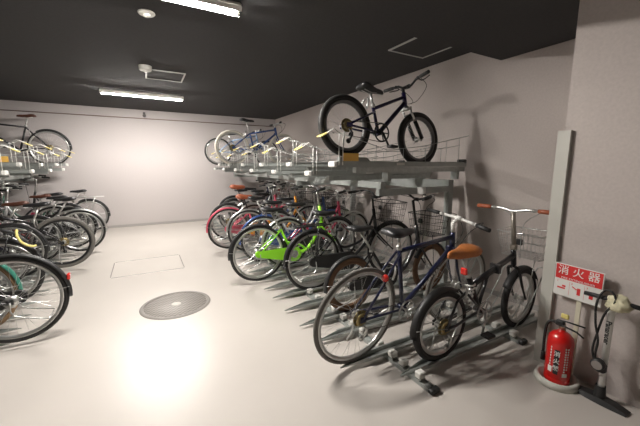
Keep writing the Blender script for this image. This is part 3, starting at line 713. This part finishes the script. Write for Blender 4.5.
# ------------------------------------------------------------------ fire extinguisher on its tray stand
e = empty('extinguisher_stand', (2.27, .90, 0), 'off white round floor tray stand under the red extinguisher', 'stand')
MB().lathe([(0, .010), (.090, .010), (.096, .036), (.108, .042), (.118, .034), (.124, 0), (0, 0)][::-1], n=40).build('tray', mat('stand plastic', (.60, .59, .53), .5), e)
MB().bbox((.097, -.045, .03), (.107, -.020, .56)).build('pole', mat('cream pole', (.66, .62, .48), .5), e)
SE = e
x = empty('fire_extinguisher', (2.27, .90, .012), 'red fire extinguisher with white lettering at the foot of the pier', 'fire extinguisher')
MB().lathe([(0, 0), (.066, 0), (.070, .006), (.070, .030), (.068, .034), (.070, .038), (.070, .270), (.066, .298), (.050, .322), (.030, .336), (.020, .342), (.018, .36), (0, .36)][::-1], n=40).build('cylinder', redpaint, x)
nk = MB(); nk.lathe([(.0, .392), (.015, .392), (.019, .38), (.019, .352), (0, .352)][::-1], n=20); nk.build('valve', mat('brass valve', (.45, .40, .30), .3, .8), x)
hd = MB(); hd.tube([(-.015, .02, .378), (-.02, -.02, .383), (-.01, -.08, .370), (-.0, -.115, .345)], .008, 6, flat=.7)
hd.tube([(-.01, .03, .402), (-.015, -.01, .415), (-.01, -.12, .418)], .007, 6, flat=.7); hd.rbox((-.01, .01, .392), (.03, .05, .04), .008); hd.build('lever', blackp, x)
MB().rbox((.02, .0, .432), (.014, .045, .034), .006).build('safety_pin', yellowp, x)
hs = MB(); hs.tube(smooth([(0, .02, .378), (-.005, .06, .383), (-.01, .082, .35), (-.012, .088, .26), (-.012, .086, .16)], 5), .0085, 8); hs.tube([(-.012, .086, .16), (-.012, .085, .10)], [.011, .015], 10)
hs.build('hose', rubber, x)
# label: white lettering and pictures wrapped on the cylinder's aisle side (faces -x)
def wrap(mb_or_obj, R, a0):                       # flat (u -> angle, v -> z, w -> out)
    for v in mb_or_obj.data.vertices:
        u, h, w = v.co
        a = a0 + u/R; v.co = (math.cos(a)*(R+w+.0008), math.sin(a)*(R+w+.0008), h)
blackink = mat('black ink', (.02, .02, .02), .5); redink = mat('red ink', (.65, .03, .03), .5)
A0 = math.radians(205)
pl = MB(); 
def gridpatch(u0, u1, v0, v1, n=10, d=.0004):
    m = MB()
    for i in range(n):
        a, b = u0+(u1-u0)*i/n, u0+(u1-u0)*(i+1)/n
        m.add([(a, v0, d), (b, v0, d), (b, v1, d), (a, v1, d)], [(0, 1, 2, 3)])
    return m
def lab_patch(name, u0, u1, v0, v1, mm, d=.0004):
    o = gridpatch(u0, u1, v0, v1, d=d).build(name, mm, x); wrap(o, .070, A0); return o
lab_patch('label_band', -.027, -.001, .070, .235, blackink)
for i, ch in enumerate('消火器'):
    t = text('lettering', ch, .036, white, x, Matrix(), bold=.0006)
    for v in t.data.vertices: v.co.x += -.014; v.co.y += .205-.048*i
    t.data.transform(Matrix.Identity(4)); wrap(t, .0706, A0)
for j, uu in enumerate((.030, .044)):
    for k in range(11 if j == 0 else 9):
        lab_patch('small_lettering', uu-.004, uu+.004, .245-.017*k, .256-.017*k, white)
for k in range(8): lab_patch('small_lettering', -.05, -.044, .235-.019*k, .248-.019*k, white)
lab_patch('picture_panel', -.058, -.034, .075, .115, white)
lab_patch('picture_panel', .022, .050, .06, .085, dullwhite)
# sign on the stand's pole: faces the aisle
sg = empty('extinguisher_sign', (2.362, .885, .655), 'red and white fire extinguisher sign on a pole above the red cylinder', 'sign')
sg.rotation_euler = (0, 0, math.radians(-3))
MB().rbox((0, 0, 0), (.004, .262, .215), .001).build('board', white, sg)
RM = Matrix(((0, 0, -1, 0), (-1, 0, 0, 0), (0, 1, 0, 0), (0, 0, 0, 1)))       # text x -> -y, y -> z, normal -> -x
def on(u, v, d=.0024): return Matrix.Translation((-d, -u, v)) @ RM
MB().box((-.0025, 0, .0545), (.0012, .252, .096)).build('red_panel', redink, sg)
for i, ch in enumerate('消火器'):
    text('lettering', ch, .064, white, sg, on(-.083+.083*i, .064, .0034), bold=.0003)
text('lettering', 'FIRE EXTINGUISHER', .018, white, sg, on(0, .0155, .0034), sx=1.15)
for i in range(3):
    u = -.082+.082*i
    if i < 2: MB().box((-.0024, -(u+.041), -.048), (.0008, .0012, .09)).build('divider', redink, sg)
    text('lettering', str(i+1), .018, redink, sg, on(u-.028, -.012, .0026))
ic = MB(); ic.box((-.0026, .082+.005, -.055), (.0012, .045, .010)); ic.box((-.0026, .082-.01, -.040), (.0012, .02, .012)); ic.build('pictogram', redink, sg)
ic = MB(); ic.box((-.0026, -.012, -.052), (.0012, .018, .045)); ic.box((-.0026, .012, -.035), (.0012, .03, .006), Matrix.Rotation(.5, 3, 'X')); ic.build('pictogram', redink, sg)
ic = MB(); ic.box((-.0026, -.078, -.058), (.0012, .020, .034)); ic.box((-.0026, -.066, -.038), (.0012, .012, .016)); ic.build('pictogram', redink, sg)

# ------------------------------------------------------------------ floor pump
p = empty('floor_pump', (2.30, .685, 0), 'white barrelled track pump with black foot and T handle against the pier', 'pump')
m = MB(); n = 12; vs = []; fs = []
for i in range(n+1):
    t = -1+2*i/n; w = .034+.012*math.cos(t*PI*.5); z = .030-.018*t*t; yy = t*.135; xx = -.03*(1-t*t)*0
    vs += [(xx-w, yy, 0), (xx-w*.7, yy, z), (xx+w*.7, yy, z), (xx+w, yy, 0)]
for i in range(n):
    for q in range(4):
        r_ = (q+1) % 4; fs.append((i*4+q, i*4+r_, i*4+4+r_, i*4+4+q))
fs += [(0, 1, 2, 3), tuple(n*4+k for k in (3, 2, 1, 0))]
m.add(vs, fs, False); m.lathe([(.03, .03), (.026, .07), (.024, .10)], n=20); m.build('foot', blackp, p)
MB().lathe([(.0175, .08), (.0175, .165)], n=20).build('base_collar', silver, p)
pb = MB().lathe([(.0, .15), (.0165, .15), (.0165, .55), (.020, .552), (.020, .585), (.012, .59), (0, .59)][::-1], n=24).build('barrel', white, p)
t = text('lettering', 'Panaracer', .036, blackink, pb, Matrix(), bold=.0008)
t.matrix_local = Matrix.Translation((-.0172, -.0, .44)) @ RM @ Matrix.Rotation(math.radians(-90), 4, 'Z')
MB().tube([(0, 0, .58), (0, 0, .63)], .006, 8).build('rod', chrome, p)
hdl = MB(); hdl.tube([(0, .135, .632), (0, .06, .635), (0, 0, .635), (0, -.06, .635), (0, -.135, .632)], [.013, .0135, .017, .0135, .013], 12); hdl.build('handle', blackp, p)
gg = MB(); gg.lathe([(0, -.022), (.03, -.022), (.034, -.016), (.034, .010), (0, .012)][::-1], c=(-.045, .012, .245), n=24, axis='x'); gg.rbox((-.02, .005, .22), (.04, .05, .06), .01); go = gg.build('gauge', blackp, p)
MB().lathe([(0, -.0235), (.026, -.0235)][::-1], c=(-.045, .012, .245), n=24, axis='x').build('dial', mat('gauge dial', (.25, .22, .20), .3), go)
hs = MB(); hs.tube(smooth([(-.02, .02, .20), (-.02, .055, .30), (-.015, .045, .42), (-.03, .02, .55), (-.035, -.02, .64), (-.03, 0, .69), (-.02, .04, .68), (-.03, .062, .60), (-.03, .055, .48), (-.025, .035, .38), (-.02, .04, .30), (-.02, .04, .25)], 5), .0058, 8); hs.build('hose', rubber, p)
# cream cloth bundle tied on the handle
cl = MB(); vs = []; fs = []; na, nb = 14, 20
for i in range(na+1):
    th = PI*i/na
    for k in range(nb):
        ph = 2*PI*k/nb; r = 1+.16*math.sin(3*ph+2*th)+.10*math.sin(5*ph-3*th)+.06*math.sin(9*th+ph)
        vs.append((math.sin(th)*math.cos(ph)*.034*r-.008, math.cos(th)*.050*r, math.sin(th)*math.sin(ph)*.050*r))
for i in range(na):
    for k in range(nb): fs.append((i*nb+k, i*nb+(k+1) % nb, (i+1)*nb+(k+1) % nb, (i+1)*nb+k))
cl.add(vs, fs, True)
o = cl.build('cloth_wrap', mat('cream cloth', (.62, .58, .40), .9, noise=(40, .2)), None, (2.295, .655, .625)); tag(o, 'crumpled cream cloth wrapped round the handle of the track pump', 'cloth')
